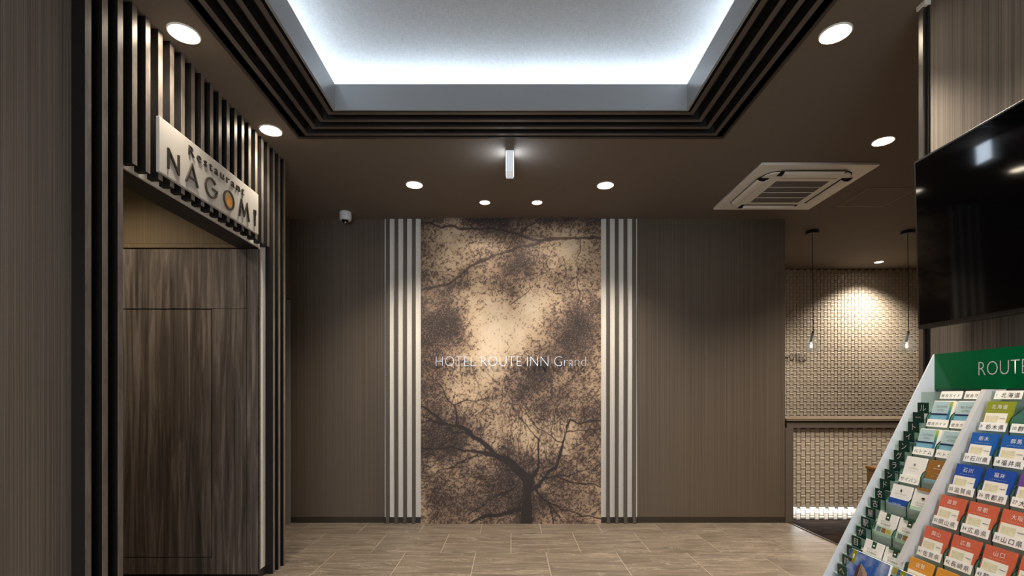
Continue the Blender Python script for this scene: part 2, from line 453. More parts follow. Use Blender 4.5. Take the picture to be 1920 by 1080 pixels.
# LED strips hidden on the cove shelf
def led(x0, x1, y0, y1, lb, gap=None):
    th = thing('cove_light', lb, 'strip light', ((x0+x1)/2, (y0+y1)/2, H+0.10), group='strip lights behind the coffer fascia')
    obj('housing', box(BM(), x0, x1, y0, y1, H+0.10, H+0.145), 'led_body', th)
    for (a, b) in ([(x0+0.003, gap-0.02), (gap+0.02, x1-0.003)] if gap is not None else [(x0+0.003, x1-0.003)]):
        obj('diffuser', box(BM(), a, b, y0+0.003, y1-0.003, H+0.145, H+0.152), 'cove_led', th)
led(-1.36, 1.36, 3.44, 3.47, 'cool white strip light hidden behind the recess fascia on the mural side', -0.03)
led(-1.375, -1.345, -1.0, 3.43, 'cool white strip light hidden behind the recess fascia on the restaurant side')
led(1.345, 1.375, -1.0, 3.43, 'cool white strip light hidden behind the recess fascia on the television side')
led(-1.25, 1.25, -1.1, -1.07, 'cool white strip light hidden behind the recess fascia on the entrance side')

# ------------------------------------------------------------------ walls
bm = BM(); box(bm, -2.5, 2.894, YB, YB+0.12, 0, H); wall_back = struct('wall_back', bm, 'wood_wall')
struct('baseboard_back_left', box(BM(), -2.33, -1.308, YB-0.008, YB, 0, 0.062), 'dark_trim')
struct('baseboard_back_right', box(BM(), 1.335, 2.894, YB-0.008, YB, 0, 0.062), 'dark_trim')
struct('wall_left', box(BM(), XL-0.16, XL, YREAR, 2.295, 0, H), 'wallpaper')
struct('wall_right', box(BM(), XR, XR+0.14, YREAR, 2.338, 0, H), 'wallpaper')
# rear of the lobby: wall with a wide glazed entrance opening to the daylight
bm = BM(); box(bm, XL-0.16, -1.5, YREAR-0.15, YREAR, 0, H); box(bm, 1.5, XR+0.14, YREAR-0.15, YREAR, 0, H); box(bm, -1.5, 1.5, YREAR-0.15, YREAR, 2.6, H)
struct('wall_rear', bm, 'wood_wall')
# passage to the restaurant behind the slat screen
YJ = 3.632
wp = struct('wall_passage', box(BM(), -4.0, XL-0.012, YJ+0.012, 3.93, 0, H), 'black_gap')
zj = 2.424
def panel(nm, x0, x1, z0, z1, mt, dy=0.0): return bevel(obj(nm, box(BM(), x0, x1, YJ+dy, YJ+0.014, z0, z1), mt, wp), 0.0015, 1)
xr = (396.5-U0)/F*YJ; xs = (462.5-U0)/F*YJ
panel('wood_panel', -4.0, xs-0.0015, 1.981, zj-0.004, 'passage_wood')
panel('wood_panel', xs+0.0015, XL, 0.025, zj-0.004, 'passage_wood')
panel('wood_panel', xr+0.004, xs-0.0015, 0.025, 1.979, 'passage_wood')
panel('wood_panel', -4.0, xr+0.003, 0.025, 0.145, 'passage_wood')
panel('door_panel', -4.0, xr-0.003, 0.151, 1.974, 'passage_wood', 0.001)
panel('trim_strip', -4.0, XL, zj+0.004, zj+0.032, 'passage_paper', -0.004)
panel('wallpaper_panel', -4.0, XL, zj+0.034, H, 'passage_paper')
struct('wall_passage_side', box(BM(), -4.0, XL-0.16, 2.20, 2.295, 0, H), 'passage_paper')
struct('wall_passage_end', box(BM(), -4.15, -4.0, 2.20, 3.93, 0, H), 'passage_wood')
struct('wall_screen_end', box(BM(), XL-0.012, XL, YJ, 3.93, 0.062, H), 'white_fabric')
struct('baseboard_screen', box(BM(), XL-0.012, XL+0.002, YJ-0.002, 3.93, 0, 0.062), 'dark_trim')
# header over the opening
struct('wall_header', box(BM(), -2.01, XL-0.012, 2.295, YJ, 2.425, H), 'dark_bar')
struct('wall_header_face', box(BM(), XL-0.012, XL, 2.295, YJ, 2.427, H), 'white_fabric')
# far left of the back wall
struct('wall_left_far', box(BM(), -2.5, -2.33, 3.93, YB, 0, H), 'wood_wall')
cg = thing('corner_guard', 'thin grey metal guard strip standing by the dark corner beyond the slats', 'corner guard', (-2.31, 5.13, 0))
obj('strip', box(BM(), -2.33, -2.295, 5.125, 5.135, 0, 2.34), 'guard_grey', cg)
obj('cap', box(BM(), -2.33, -2.293, 5.122, 5.137, 2.34, 2.352), 'black_metal', cg)
# end trim of the right wall
rt = thing('wall_end_trim', 'metal corner moulding at the end of the television wall', 'trim', (1.96, 2.34, 0))
obj('metal_strip', box(BM(), 1.952, 1.975, 2.338, 2.362, 0, H-0.02), 'brushed_metal', rt)
obj('groove', box(BM(), 1.968, 1.975, 2.326, 2.338, 0, H-0.02), 'black_gap', rt)
obj('end_board', box(BM(), 1.975, 2.115, 2.338, 2.35, 0, H-0.02), 'dark_trim', rt)
obj('cap', box(BM(), 1.946, 2.12, 2.32, 2.368, H-0.02, H), 'white_plastic', rt)
struct('wall_side_room', box(BM(), XR+0.14, 6.5, 0.2, 0.3, 0, H), 'wood_wall')
struct('wall_side_far', box(BM(), 6.4, 6.55, 0.3, 7.5, 0, H), 'wood_wall')
struct('wall_back_return', box(BM(), 2.774, 2.894, YB+0.12, 7.27, 0, H), 'wood_wall')

# ------------------------------------------------------------------ woven tile: two kinds of pieces
CELL = 0.0503
def weave_piece(bm, x, z, kind, y, s=-1):
    """kind 0: horizontal bulging piece; 1: flat vertical piece.  front towards -y"""
    if kind == 0:
        a = 0.44*CELL
        prof = [(-0.31*CELL, 0.0), (-0.30*CELL, 0.0065), (0.02*CELL, 0.0100), (0.24*CELL, 0.0068), (0.31*CELL, 0.0)]
        L = [bm.verts.new((x-a, y-d, z+zz)) for zz, d in prof]; R = [bm.verts.new((x+a, y-d, z+zz)) for zz, d in prof]
        for i in range(4): bm.faces.new((L[i], R[i], R[i+1], L[i+1]))
        bm.faces.new(L); bm.faces.new(R[::-1])
    else:
        a, b = 0.44*CELL, 0.64*CELL; vs = []
        for (xx, zz, d) in ((-a, -b, 0), (a, -b, 0), (a, b, 0), (-a, b, 0), (-a+0.003, -b+0.003, 0.007), (a-0.003, -b+0.003, 0.007), (a-0.003, b-0.003, 0.007), (-a+0.003, b-0.003, 0.007)):
            vs.append(bm.verts.new((x+xx, y-d, z+zz)))
        bm.faces.new(vs[4:8])
        for i in range(4): bm.faces.new((vs[i], vs[(i+1) % 4], vs[4+(i+1) % 4], vs[4+i]))
YT = 7.271
wa = struct('wall_alcove', box(BM(), 2.894, 6.4, YT, YT+0.12, 0, H), 'tile_joint')
bm = BM()
for i in range(69):
    for j in range(46):
        weave_piece(bm, 2.925+i*CELL, H-0.026-j*CELL, (i+j) % 2, YT)
tw = obj('woven_tiles', bm, 'tile_beige', wa); tw['kind'] = 'stuff'

# ------------------------------------------------------------------ reception counter
ct = thing('reception_counter', 'counter with a woven beige tile front in a dark wood frame', 'counter', (4.5, 5.5, 0))
YC = 5.20; XC0 = 2.911; XC1 = 6.38
obj('worktop', bevel_src := box(BM(), XC0-0.01, XC1, YC-0.012, 5.85, 1.072, 1.098), 'counter_top', ct)
obj('shadow_gap', box(BM(), XC0+0.005, XC1, YC+0.012, 5.8, 1.058, 1.072), 'black_gap', ct)
obj('top_rail', box(BM(), XC0, XC1, YC, 5.75, 1.002, 1.058), 'counter_wood', ct)
obj('end_post', box(BM(), 2.8945, 2.978, YC, 5.75, 0.006, 1.002), 'counter_wood', ct)
tb = obj('tile_backing', box(BM(), 2.978, XC1, 5.245, 5.30, 0.155, 1.002), 'tile_joint', ct)
kb = obj('kick_backing', box(BM(), 2.978, XC1, 5.335, 5.37, 0.0, 0.155), 'tile_joint', ct)
pm = []
for kind in (0, 1):
    bm = BM(); weave_piece(bm, 0, 0, kind, 0); pm.append(to_mesh(bm, 'tile'))
cells = []
for i in range(67):
    for j in range(17):
        cells.append((3.004+i*CELL, 1.002-0.026-j*CELL, (i+j) % 2, 5.245, 0))
    for j in range(3):
        cells.append((3.004+i*CELL, 0.128-j*CELL, (i+j+1) % 2, 5.335, 1))
def hidden(c):     # tiles that the leaflet rack covers in the photograph come last
    u = U0+F*c[0]/c[3]; v = V0-F*(c[1]-CAMH)/c[3]
    return u > 1752-(v-664)*0.4976
cells.sort(key=lambda c: (hidden(c), c[0]))
bmr = [BM(), BM()]
oc = WL[ct.name]
for n_, (x, z, kd, y, lo) in enumerate(cells):
    pr = (tb, kb)[lo]
    if n_ < 300: link('tile', pm[kd], 'tile_beige', pr, Vector((x, y, z))-oc)
    else: weave_piece(bmr[lo], x, z, kd, y)
for lo, pr in ((0, tb), (1, kb)):
    o = obj('woven_tiles', bmr[lo], 'tile_beige', pr); o['kind'] = 'stuff'
led_c = obj('kick_light', box(BM(), 2.985, XC1, 5.262, 5.285, 0.146, 0.1545), 'kick_led', ct)
hotels = thing('hotels_lettering', 'small metal wall lettering HOTELS on the woven tile wall', 'lettering', ((1494-U0)/F*7.22, 7.252, 1.34+(V0-675)/F*7.22))
def letters(root, s, width, cap, mat, extr, off=0.0, x0=None, space=1.0):
    """each letter a part; text laid along the root's x, baseline at z=0"""
    full = text_mesh(s, 1.0, off, 0, mat, space); lo, hi = bounds(full)
    capm = text_mesh('H', 1.0, off, 0, mat); cl, ch = bounds(capm)
    sz = cap/(ch[2]-cl[2]); sx = width/(hi[0]-lo[0])
    if x0 is None: x0 = -width/2
    for i, c in enumerate(s):
        if c == ' ': continue
        m0 = text_mesh(c, 1.0, off, extr/2/sz, mat); pre, _ = bounds(m0)
        # pen position: extent of prefix+letter minus the letter's own extent
        _, e = bounds(text_mesh(s[:i+1], 1.0, off, 0, mat, space)); _, eh = bounds(m0)
        me = m0.copy(); me.transform(Matrix.Diagonal((sx, sz, sz, 1)))
        link('letter', me, None, root, (x0+(e[0]-eh[0]-lo[0])*sx, 0, 0))
letters(hotels, 'HOTELS', 42/F*7.22, 12/F*7.22, 'chrome', 0.008, -0.015)

bx_ = thing('wooden_box_seat', 'low brown wooden box seat in front of the tiled counter', 'seat', (3.66, 4.75, 0.006))
X0 = (1622-U0)/F*4.99; Z1 = CAMH-(873-V0)/F*4.99
bevel(obj('body', box(BM(), X0+0.01, X0+0.40, 4.63, 4.98, 0.046, Z1-0.03), 'brown_wood', bx_), 0.004)
bevel(obj('top', box(BM(), X0, X0+0.41, 4.62, 4.99, Z1-0.03, Z1), 'brown_wood', bx_), 0.006)
obj('plinth', box(BM(), X0+0.03, X0+0.38, 4.65, 4.96, 0.006, 0.046), 'black_metal', bx_)

# ------------------------------------------------------------------ pendant lamps over the counter
for px, lb in ((3.407, 'clear glass pendant lamp on black cord beside the back wall end'), (4.486, 'clear glass pendant lamp on black cord beside the television')):
    py = 5.577; zb = 1.895
    p = thing('pendant_lamp', lb, 'pendant lamp', (px, py, H), group='pendant lamps over the counter')
    obj('ceiling_rose', lathe(BM(), [(0, 0), (0.062, 0), (0.066, -0.006), (0.066, -0.030), (0.060, -0.036), (0, -0.036)], (px, py, H)), 'black_metal', p)
    obj('cord', tube(BM(), (px, py, H-0.036), (px+0.008, py, zb+0.17), 0.0035, 8), 'black_metal', p)
    obj('socket', tube(BM(), (px+0.008, py, zb+0.17), (px-0.018, py, zb+0.06), 0.012, 12), 'black_metal', p)
    g = obj('glass_shade', lathe(BM(), [(0.016, 0.15), (0.022, 0.13), (0.050, 0.085), (0.074, 0.03), (0.080, -0.015), (0.066, -0.055), (0.052, -0.07), (0.050, -0.07), (0.064, -0.054), (0.077, -0.015), (0.071, 0.03), (0.047, 0.083), (0.019, 0.128), (0.014, 0.148)], (px, py, zb)), 'clear_glass', p, smooth=True)
    obj('bulb', lathe(BM(), [(0, -0.020), (0.010, -0.016), (0.014, -0.004), (0.012, 0.012), (0.007, 0.03), (0.006, 0.04), (0, 0.04)], (px-0.012, py, zb+0.005), 16), 'bulb_glow', p, smooth=True)

# ------------------------------------------------------------------ downlights
def downlight(x, y, r, lb, power, target=None, size=122, disc='lamp_disc', grp='warm ceiling downlights'):
    d = thing('downlight', lb, 'downlight', (x, y, H), group=grp)
    obj('trim_ring', lathe(BM(), [(r*1.16, 0), (r*1.16, -0.004), (r*1.08, -0.008), (r*0.98, -0.004), (r*0.98, 0)], (x, y, H)), 'white_plastic', d, smooth=False)
    obj('lamp_face', lathe(BM(), [(0, -0.0035), (r*0.97, -0.0025), (r*0.97, 0), (0, 0)], (x, y, H)), disc, d)
    spot('downlight_beam', (x, y, H-0.03), target or (x, y, 0), power, size, 1.0, WARM, r*0.8, d)
downlight(-1.679, 2.534, 0.066, 'round downlight beside the slats above the sign end with the letter N', P_DOWN*0.25, size=100)
downlight(-1.683, 3.460, 0.066, 'round downlight beside the slats over the far end of the restaurant doorway', P_DOWN*0.25, size=100)
downlight(-0.852, 4.352, 0.066, 'round downlight before the mural in line with its strips on the restaurant side', P_DOWN*1.08, size=114)
downlight(0.835, 4.363, 0.066, 'round downlight before the mural in line with its strips on the counter side', P_DOWN*1.08, size=114)
downlight(1.666, 2.534, 0.066, 'round downlight between the ceiling recess and the television wall', P_DOWN*0.8, size=100)
downlight(2.720, 3.605, 0.063, 'round downlight on the ceiling beside the air conditioner cassette', P_DOWN*1.5)
SG = 'small downlights washing the tree mural'
downlight(-0.251, 4.747, 0.046, 'small downlight close to the mural top on the restaurant side', P_WASH, (-0.25, 5.17, 1.55), 120, 'lamp_disc_small', SG)
downlight(0.251, 4.747, 0.046, 'small downlight close to the mural top on the counter side', P_WASH, (0.25, 5.17, 1.55), 120, 'lamp_disc_small', SG)
downlight(5.12, 6.866, 0.05, 'small downlight in front of the woven tile wall', P_ALC, (5.12, 6.84, 0), 124, 'lamp_disc_small')
downlight(3.35, 6.30, 0.05, 'small unseen downlight added behind the back wall end over the counter', P_ALC*0.8, disc='lamp_disc_small')  # added lamp out of view, brightens the left of the woven tile
RG = 'unseen downlights added to brighten the lobby'  # extra lamps outside the view, added only for illumination
for (x, y, lb) in ((-1.68, 0.4, 'added unseen downlight near the plain striped wall before the slats'), (1.666, 1.3, 'added unseen downlight right above the leaflet rack'), (-1.68, -1.6, 'added unseen downlight near the entrance by the plain striped wall'),
                   (1.666, 0.0, 'added unseen downlight over the entrance end of the leaflet rack wall'), (0, -2.2, 'added unseen downlight in front of the entrance opening'), (4.4, 2.6, 'added unseen downlight in the side room over the carpet'), (3.9, 4.5, 'added unseen downlight over the box seat before the counter')):  # the last lamp is added to brighten the counter's tile front
    downlight(x, y, 0.066, lb, P_DOWN, grp=RG, size=108 if x == 1.666 else 122)
downlight(-2.75, 2.95, 0.05, 'round downlight inside the restaurant passage', P_DOWN*0.5)

# ------------------------------------------------------------------ slat screen with the restaurant sign
sc_ = thing('slat_screen', 'row of tall dark stone-look slats around the restaurant doorway', 'slat screen', (-1.80, 3.0, 0))
os_ = WL[sc_.name]
SD = 0.057
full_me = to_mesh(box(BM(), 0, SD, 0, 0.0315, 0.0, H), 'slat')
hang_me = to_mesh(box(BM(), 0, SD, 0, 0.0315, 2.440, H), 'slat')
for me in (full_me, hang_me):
    me.materials.append(MATS['slat_stone']); me.materials.append(MATS['slat_side_shade'])
    for p in me.polygons: p.material_index = 0 if p.normal.x > 0.5 else 1  # stone on the front, painted shade on the other faces
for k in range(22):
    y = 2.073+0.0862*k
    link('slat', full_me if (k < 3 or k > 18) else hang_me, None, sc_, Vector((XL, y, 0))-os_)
sg = thing('restaurant_sign', 'white restaurant sign board with dark lettering hung on the slats', 'sign', (-1.79, 2.487, 2.471), (0, 0, math.pi/2))
SWD, SHT = 0.976, 0.281
bevel(obj('board', box(BM(), 0, SWD, -0.018, 0.0, 0, SHT), 'sign_white', sg, local=True), 0.002, 1)
YF = -0.018; DP = -0.026; SW = 0.0108
lt = lambda nm, bmx, mt='letter_brown': obj(nm, bmx, mt, sg, local=True)
B, TP = 0.041, 0.148; MID = (B+TP)/2
bm = BM(); h2 = SW/2
stroke(bm, [(0.060, B), (0.060, TP)], SW, YF, DP); stroke(bm, [(0.138, B), (0.138, TP)], SW, YF, DP); stroke(bm, [(0.060, TP-0.006), (0.138, B+0.006)], SW, YF, DP-0.0005); lt('letter', bm)
bm = BM(); stroke(bm, [(0.200, B), (0.2495, TP), (0.299, B)], SW, YF, DP); stroke(bm, [(0.218, B+0.032), (0.281, B+0.032)], SW*0.9, YF, DP-0.0005); lt('letter', bm)
bm = BM(); cx, cy, rr = 0.425, MID, 0.0545
stroke(bm, [(cx+rr*math.cos(a), cy+rr*math.sin(a)) for a in np.linspace(math.radians(42), math.radians(358), 40)], SW, YF, DP); stroke(bm, [(cx+rr+0.006, cy-0.001), (cx+0.006, cy-0.001)], SW*0.9, YF, DP-0.0005); lt('letter', bm)
bm = BM(); cx = 0.6065
stroke(bm, [(cx+0.0525*math.cos(a), cy+0.0545*math.sin(a)) for a in np.linspace(0, 2*math.pi, 48, endpoint=False)], SW, YF, DP, True); lt('letter', bm)
bm = BM(); prism(bm, [(cx+0.046*math.cos(a), cy+0.048*math.sin(a)) for a in np.linspace(0, 2*math.pi, 36, endpoint=False)], 'y', YF, YF-0.002); lt('egg_white', bm, 'egg_white')
bm = BM(); prism(bm, [(cx+0.006+0.033*math.cos(a), cy-0.008+0.034*math.sin(a)) for a in np.linspace(0, 2*math.pi, 36, endpoint=False)], 'y', YF-0.002, YF-0.004); lt('egg_yolk', bm, 'yolk')
bm = BM(); stroke(bm, [(0.726, B), (0.750, TP), (0.784, B+0.026), (0.818, TP), (0.842, B)], SW, YF, DP); lt('letter', bm)
bm = BM()                                   # the last letter is a fork
stroke(bm, [(0.920, B), (0.920, B+0.075)], 0.009, YF, DP)
prism(bm, [(0.908, TP-0.022), (0.911, B+0.073), (0.920, B+0.066), (0.929, B+0.073), (0.932, TP-0.022)], 'y', YF, DP)
for q in (0.9095, 0.9165, 0.9235, 0.9305): stroke(bm, [(q, TP-0.024), (q, TP+0.002)], 0.0036, YF, DP)
lt('fork_letter', bm)
rw = thing_r = None
def letters_on(parent, s, x0, width, z0, cap, mat, extr, y, off, space, name='letter'):
    full = text_mesh(s, 1.0, off, 0, mat, space); lo, hi = bounds(full); cl, ch = bounds(text_mesh('H', 1.0, off, 0, mat))
    sz = cap/(ch[2]-cl[2]); sx = width/(hi[0]-lo[0])
    for i, c in enumerate(s):
        if c == ' ': continue
        m0 = text_mesh(c, 1.0, off, extr/2/sz, mat); _, e = bounds(text_mesh(s[:i+1], 1.0, off, 0, mat, space)); _, eh = bounds(m0)
        me = m0.copy(); me.transform(Matrix.Diagonal((sx, sz, sz, 1)))
        link(name, me, None, parent, (x0+(e[0]-eh[0]-lo[0])*sx, y, z0))
letters_on(sg, 'Restaurant', 0.221, 0.563, 0.196, 0.050, 'letter_brown', 0.006, YF-0.003, -0.006, 1.35)

# ------------------------------------------------------------------ mural with its slat borders
MX0, MX1, YM = -0.944, 0.944, 5.166
mu_ = thing('mural', 'tall sepia tree mural panel between white slatted strips', 'mural', (0, YM, 0))
obj('board', box(BM(), MX0, MX1, YM+0.001, YB, 0.0, H), 'dark_trim', mu_)
def mural_colors(NX, NZ):
    u = np.linspace(788.0, 1127.0, NX)[None, :].repeat(NZ, 0); v = np.linspace(983.0, 408.0, NZ)[:, None].repeat(NX, 1)
    def vnoise(cell, seed):
        g = np.random.default_rng(seed); gx = (u-780)/cell; gz = (v-400)/cell
        G = g.random((int(600/cell)+4, int(370/cell)+4)); ix = gx.astype(int); iz = gz.astype(int); fx = gx-ix; fz = gz-iz
        fx = fx*fx*(3-2*fx); fz = fz*fz*(3-2*fz)
        return (G[iz, ix]*(1-fx)+G[iz, ix+1]*fx)*(1-fz)+(G[iz+1, ix]*(1-fx)+G[iz+1, ix+1]*fx)*fz
    n1 = vnoise(70, 1)*0.5+vnoise(34, 2)*0.3+vnoise(15, 3)*0.2
    n2 = vnoise(5, 4)*0.3+vnoise(2.6, 5)*0.4+vnoise(1.6, 6)*0.3
    gl = lambda cu, cv, su, sv: np.exp(-((u-cu)/su)**2-((v-cv)/sv)**2)
    light = 0.37+0.60*gl(935, 640, 52, 62)+0.50*gl(1012, 565, 42, 50)+0.30*gl(820, 475, 46, 44)+0.30*gl(1070, 460, 52, 40)+0.20*gl(880, 560, 40, 40)
    light += 0.22*gl(870, 735, 40, 40)+0.12*gl(1065, 800, 26, 22)+0.10*gl(1000, 800, 60, 40)
    light -= 0.30*gl(960, 402, 250, 22)+0.18*gl(835, 590, 30, 40)+0.16*gl(830, 925, 60, 50)+0.14*gl(1105, 640, 45, 90)+0.10*gl(960, 510, 28, 55)+0.14*gl(1085, 770, 60, 40)+0.12*gl(1000, 705, 60, 25)
    light += (n1-0.5)*0.85
    dens = np.clip(1.15-1.25*light, 0.05, 1.0)                       # leaf cover
    leaf = np.clip((0.20+0.46*dens-(n2+(nrng.random(u.shape)-0.5)*0.30))*5+0.5, 0, 1)
    spark = (nrng.random(u.shape) < 0.08)*leaf
    val = np.clip(light, 0, 1)
    val = (val*1.12+0.09)*(1-0.66*leaf)+0.36*spark
    # branches
    br = np.zeros_like(u)
    wu = u+(vnoise(22, 8)-0.5)*9+(vnoise(8, 9)-0.5)*3; wv = v+(vnoise(22, 10)-0.5)*9+(vnoise(8, 11)-0.5)*3
    def bd(pts, ws, sc, ox, oy, dark=1.0):
        P = [(ox+p[0]/sc, oy+p[1]/sc) for p in pts]; W = [q/sc/2 for q in ws]
        for i in range(len(P)-1):
            (x0, y0), (x1, y1) = P[i], P[i+1]; dx, dy = x1-x0, y1-y0
            m = (u > min(x0, x1)-12) & (u < max(x0, x1)+12) & (v > min(y0, y1)-12) & (v < max(y0, y1)+12)
            uu, vv = wu[m], wv[m]
            t = np.clip(((uu-x0)*dx+(vv-y0)*dy)/(dx*dx+dy*dy+1e-9), 0, 1)
            d = np.hypot(uu-x0-t*dx, vv-y0-t*dy); ww = np.maximum(W[i]*(1-t)+W[i+1]*t, 0.55)
            br[m] = np.maximum(br[m], dark*np.clip((ww+0.7-d)/1.2, 0, 1))
    A = (4.319, 780, 740); C = (3.375, 700, 380)
    low = [([(888, 1060), (900, 850), (908, 690)], [90, 75, 80]), ([(890, 700), (770, 570), (650, 480), (530, 370), (430, 310), (320, 240), (110, 215), (20, 250)], [45, 50, 46, 38, 34, 22, 16, 9]),
           ([(320, 240), (305, 80), (240, 0), (170, -110)], [15, 13, 10, 6]), ([(305, 80), (430, 45), (620, 50)], [8, 7, 4]), ([(210, 220), (20, 85)], [13, 9]), ([(430, 318), (300, 310), (240, 240)], [13, 10, 9]), ([(110, 215), (30, 170)], [8, 5]),
           ([(895, 660), (800, 560), (660, 490), (500, 465), (340, 430), (190, 425), (20, 430)], [28, 30, 32, 22, 18, 15, 13]), ([(930, 790), (1000, 740), (1080, 640), (1150, 550), (1180, 400), (1250, 220), (1510, 215)], [30, 25, 22, 20, 17, 13, 7]),
           ([(1215, 300), (1510, 282)], [8, 7]), ([(930, 690), (1000, 600), (995, 450), (1000, 380), (850, 200), (750, 60)], [34, 24, 15, 10, 7, 4]), ([(1180, 390), (1000, 290), (870, 110)], [9, 7, 4]), ([(1090, 330), (1160, 60)], [6, 3]),
           ([(945, 660), (945, 470)], [8, 5]), ([(1010, 670), (1200, 685), (1510, 755)], [11, 13, 7]), ([(1080, 680), (1300, 640), (1510, 560)], [8, 6, 4]), ([(980, 770), (1080, 880), (1180, 930), (1320, 960), (1510, 1025)], [18, 15, 11, 10, 9]),
           ([(1040, 830), (1090, 920), (1105, 1050)], [15, 13, 11]), ([(1090, 900), (1195, 1045)], [9, 7]), ([(855, 935), (720, 950), (600, 980), (440, 1045)], [32, 30, 26, 16]), ([(850, 715), (650, 830), (420, 985)], [9, 9, 5]),
           ([(490, 490), (280, 590), (60, 690)], [10, 8, 5]), ([(350, 325), (20, 520)], [8, 5]), ([(860, 760), (840, 920), (770, 1040)], [10, 9, 5])]
    for p, q in low: bd(p, q, *A)
    up = [([(290, 557), (440, 535), (560, 430), (700, 350), (900, 290), (1060, 240), (1450, 228)], [9, 12, 15, 16, 16, 18, 16]), ([(290, 128), (530, 165), (700, 155), (900, 190), (1060, 238)], [10, 15, 12, 14, 14]),
          ([(930, 185), (1050, 95)], [9, 6]), ([(900, 190), (830, 310)], [8, 5]), ([(1300, 245), (1295, 800)], [6, 5]), ([(860, 440), (1000, 350)], [6, 4]), ([(870, 640), (990, 545)], [5, 3]), ([(1120, 450), (1440, 500)], [4, 4]), ([(700, 155), (690, 95)], [6, 4])]
    for p, q in up: bd(p, q, *C, dark=0.72)
    rr = random.Random(5)
    for _ in range(420):                                              # fine twigs fanning out from the crown
        a = rr.uniform(0, 2*math.pi); d0 = rr.uniform(20, 210); x = 988+d0*math.cos(a)*1.05; y = 895-abs(d0*math.sin(a))*1.0+rr.uniform(-10, 60)
        a2 = a+rr.uniform(-0.7, 0.7); ln = rr.uniform(15, 45)
        bd([(x, y), (x+ln*math.cos(a2)*0.6, y-ln*math.sin(a2)*0.6+3), (x+ln*math.cos(a2), y-ln*math.sin(a2))], [1.5, 1.1, 0.6], 1, 0, 0, dark=0.6)
    val = val*(1-0.86*br)
    val = np.clip(val, 0.04, 1.15)
    # sepia: dark purple brown to warm cream
    stops = [0, 0.25, 0.5, 0.8, 1.15]; cols_ = np.array([lin((22, 15, 15)), lin((84, 66, 58)), lin((150, 125, 104)), lin((206, 180, 150)), lin((232, 212, 186))])
    rgb = np.stack([np.interp(val, stops, cols_[:, k]) for k in range(3)], -1)
    return rgb
NX, NZ = 340, 576
xs_ = np.linspace(MX0, MX1, NX); zs_ = np.linspace(0.0, H, NZ)
co = np.empty((NZ, NX, 3)); co[..., 0] = xs_[None, :]; co[..., 1] = 0; co[..., 2] = zs_[:, None]
idx = np.arange(NX*NZ).reshape(NZ, NX)
quads = np.stack([idx[:-1, :-1], idx[:-1, 1:], idx[1:, 1:], idx[1:, :-1]], -1).reshape(-1, 4)
me = bpy.data.meshes.new('print'); me.vertices.add(NX*NZ); me.vertices.foreach_set('co', co.ravel())
me.loops.add(quads.size); me.loops.foreach_set('vertex_index', quads.ravel().astype(np.int32))
me.polygons.add(len(quads)); me.polygons.foreach_set('loop_start', np.arange(0, quads.size, 4, dtype=np.int32))
me.update(calc_edges=True)
ca = me.color_attributes.new('print', 'FLOAT_COLOR', 'POINT')
rgba = np.ones((NZ, NX, 4), np.float32); rgba[..., :3] = mural_colors(NX, NZ)
ca.data.foreach_set('color', rgba.ravel())
link('printed_face', me, 'mural_print', mu_)

PITCH = 0.0912
for s, lb in ((-1, 'white strips between dark slats beside the mural, towards the restaurant screen'), (1, 'white strips between dark slats beside the mural, towards the counter')):
    st = thing('slat_border', lb, 'slat border', (s*1.13, YB, 0), group='slat borders of the mural')
    a, b = sorted((s*0.945, s*1.330))
    obj('white_backing', box(BM(), a, b, YB-0.012, YB, 0.062, H), 'white_fabric', st)
    obj('base_strip', box(BM(), a, b, YB-0.014, YB, 0, 0.062), 'dark_trim', st)
    for k in range(4):
        x = s*(1.0185+k*PITCH)
        obj('slat', box(BM(), x-0.0165, x+0.0165, YB-0.05, YB-0.012 if True else YB, 0, H), 'mural_slat', st)
hl = thing('hotel_lettering', 'polished metal lettering HOTEL ROUTE INN Grand across the mural', 'lettering', ((958-U0)/F*5.15, YM-0.028, CAMH+(V0-687)/F*5.15))
letters(hl, 'HOTEL ROUTE INN Grand', 281/F*5.14, 0.098, 'chrome', 0.012, -0.027)
pn = BM()
for k in range(10): tube(pn, (-0.72+k*0.16, YM-0.024, CAMH+(V0-678)/F*5.15), (-0.72+k*0.16, YM, CAMH+(V0-678)/F*5.15), 0.002, 6)
obj('standoff_pins', pn, 'chrome', hl)

# ------------------------------------------------------------------ ceiling devices
ex = thing('exit_sign_box', 'slim white lighted sign box hanging edge-on from the ceiling before the recess', 'sign', (0, 3.78, H))
ex0, ey0, ey1, ez = (956-U0)/F*3.717, 3.717, 3.85, H-0.169
bevel(obj('case', box(BM(), ex0-0.029, ex0+0.029, ey0, ey1, ez, H-0.012), 'exit_case', ex), 0.002)
obj('mount', box(BM(), ex0-0.02, ex0+0.02, ey0+0.02, ey1-0.02, H-0.012, H), 'dark_bar', ex)
for s in (-1, 1):
    a, b = sorted((ex0+s*0.0286, ex0+s*0.0294)); obj('lit_face', box(BM(), a, b, ey0+0.008, ey1-0.008, ez+0.008, H-0.02), 'exit_face', ex)
cc = thing('security_camera', 'small white dome security camera on the ceiling above the dark wall', 'camera', (-1.68, 5.01, H))
obj('housing', lathe(BM(), [(0, 0), (0.056, 0), (0.060, -0.006), (0.060, -0.060), (0.054, -0.082), (0.034, -0.086), (0.034, -0.080), (0, -0.080)], (-1.68, 5.01, H)), 'white_gloss', cc, smooth=False)
dm = obj('dome', lathe(BM(), [(0.033, -0.078), (0.031, -0.094), (0.022, -0.106), (0.010, -0.111), (0, -0.112)], (-1.68, 5.0, H), 24), 'tv_screen', cc, smooth=True)
obj('lens', lathe(BM(), [(0, -0.114), (0.008, -0.113), (0.010, -0.106), (0, -0.106)], (-1.675, 4.992, H), 16), 'chrome', cc)

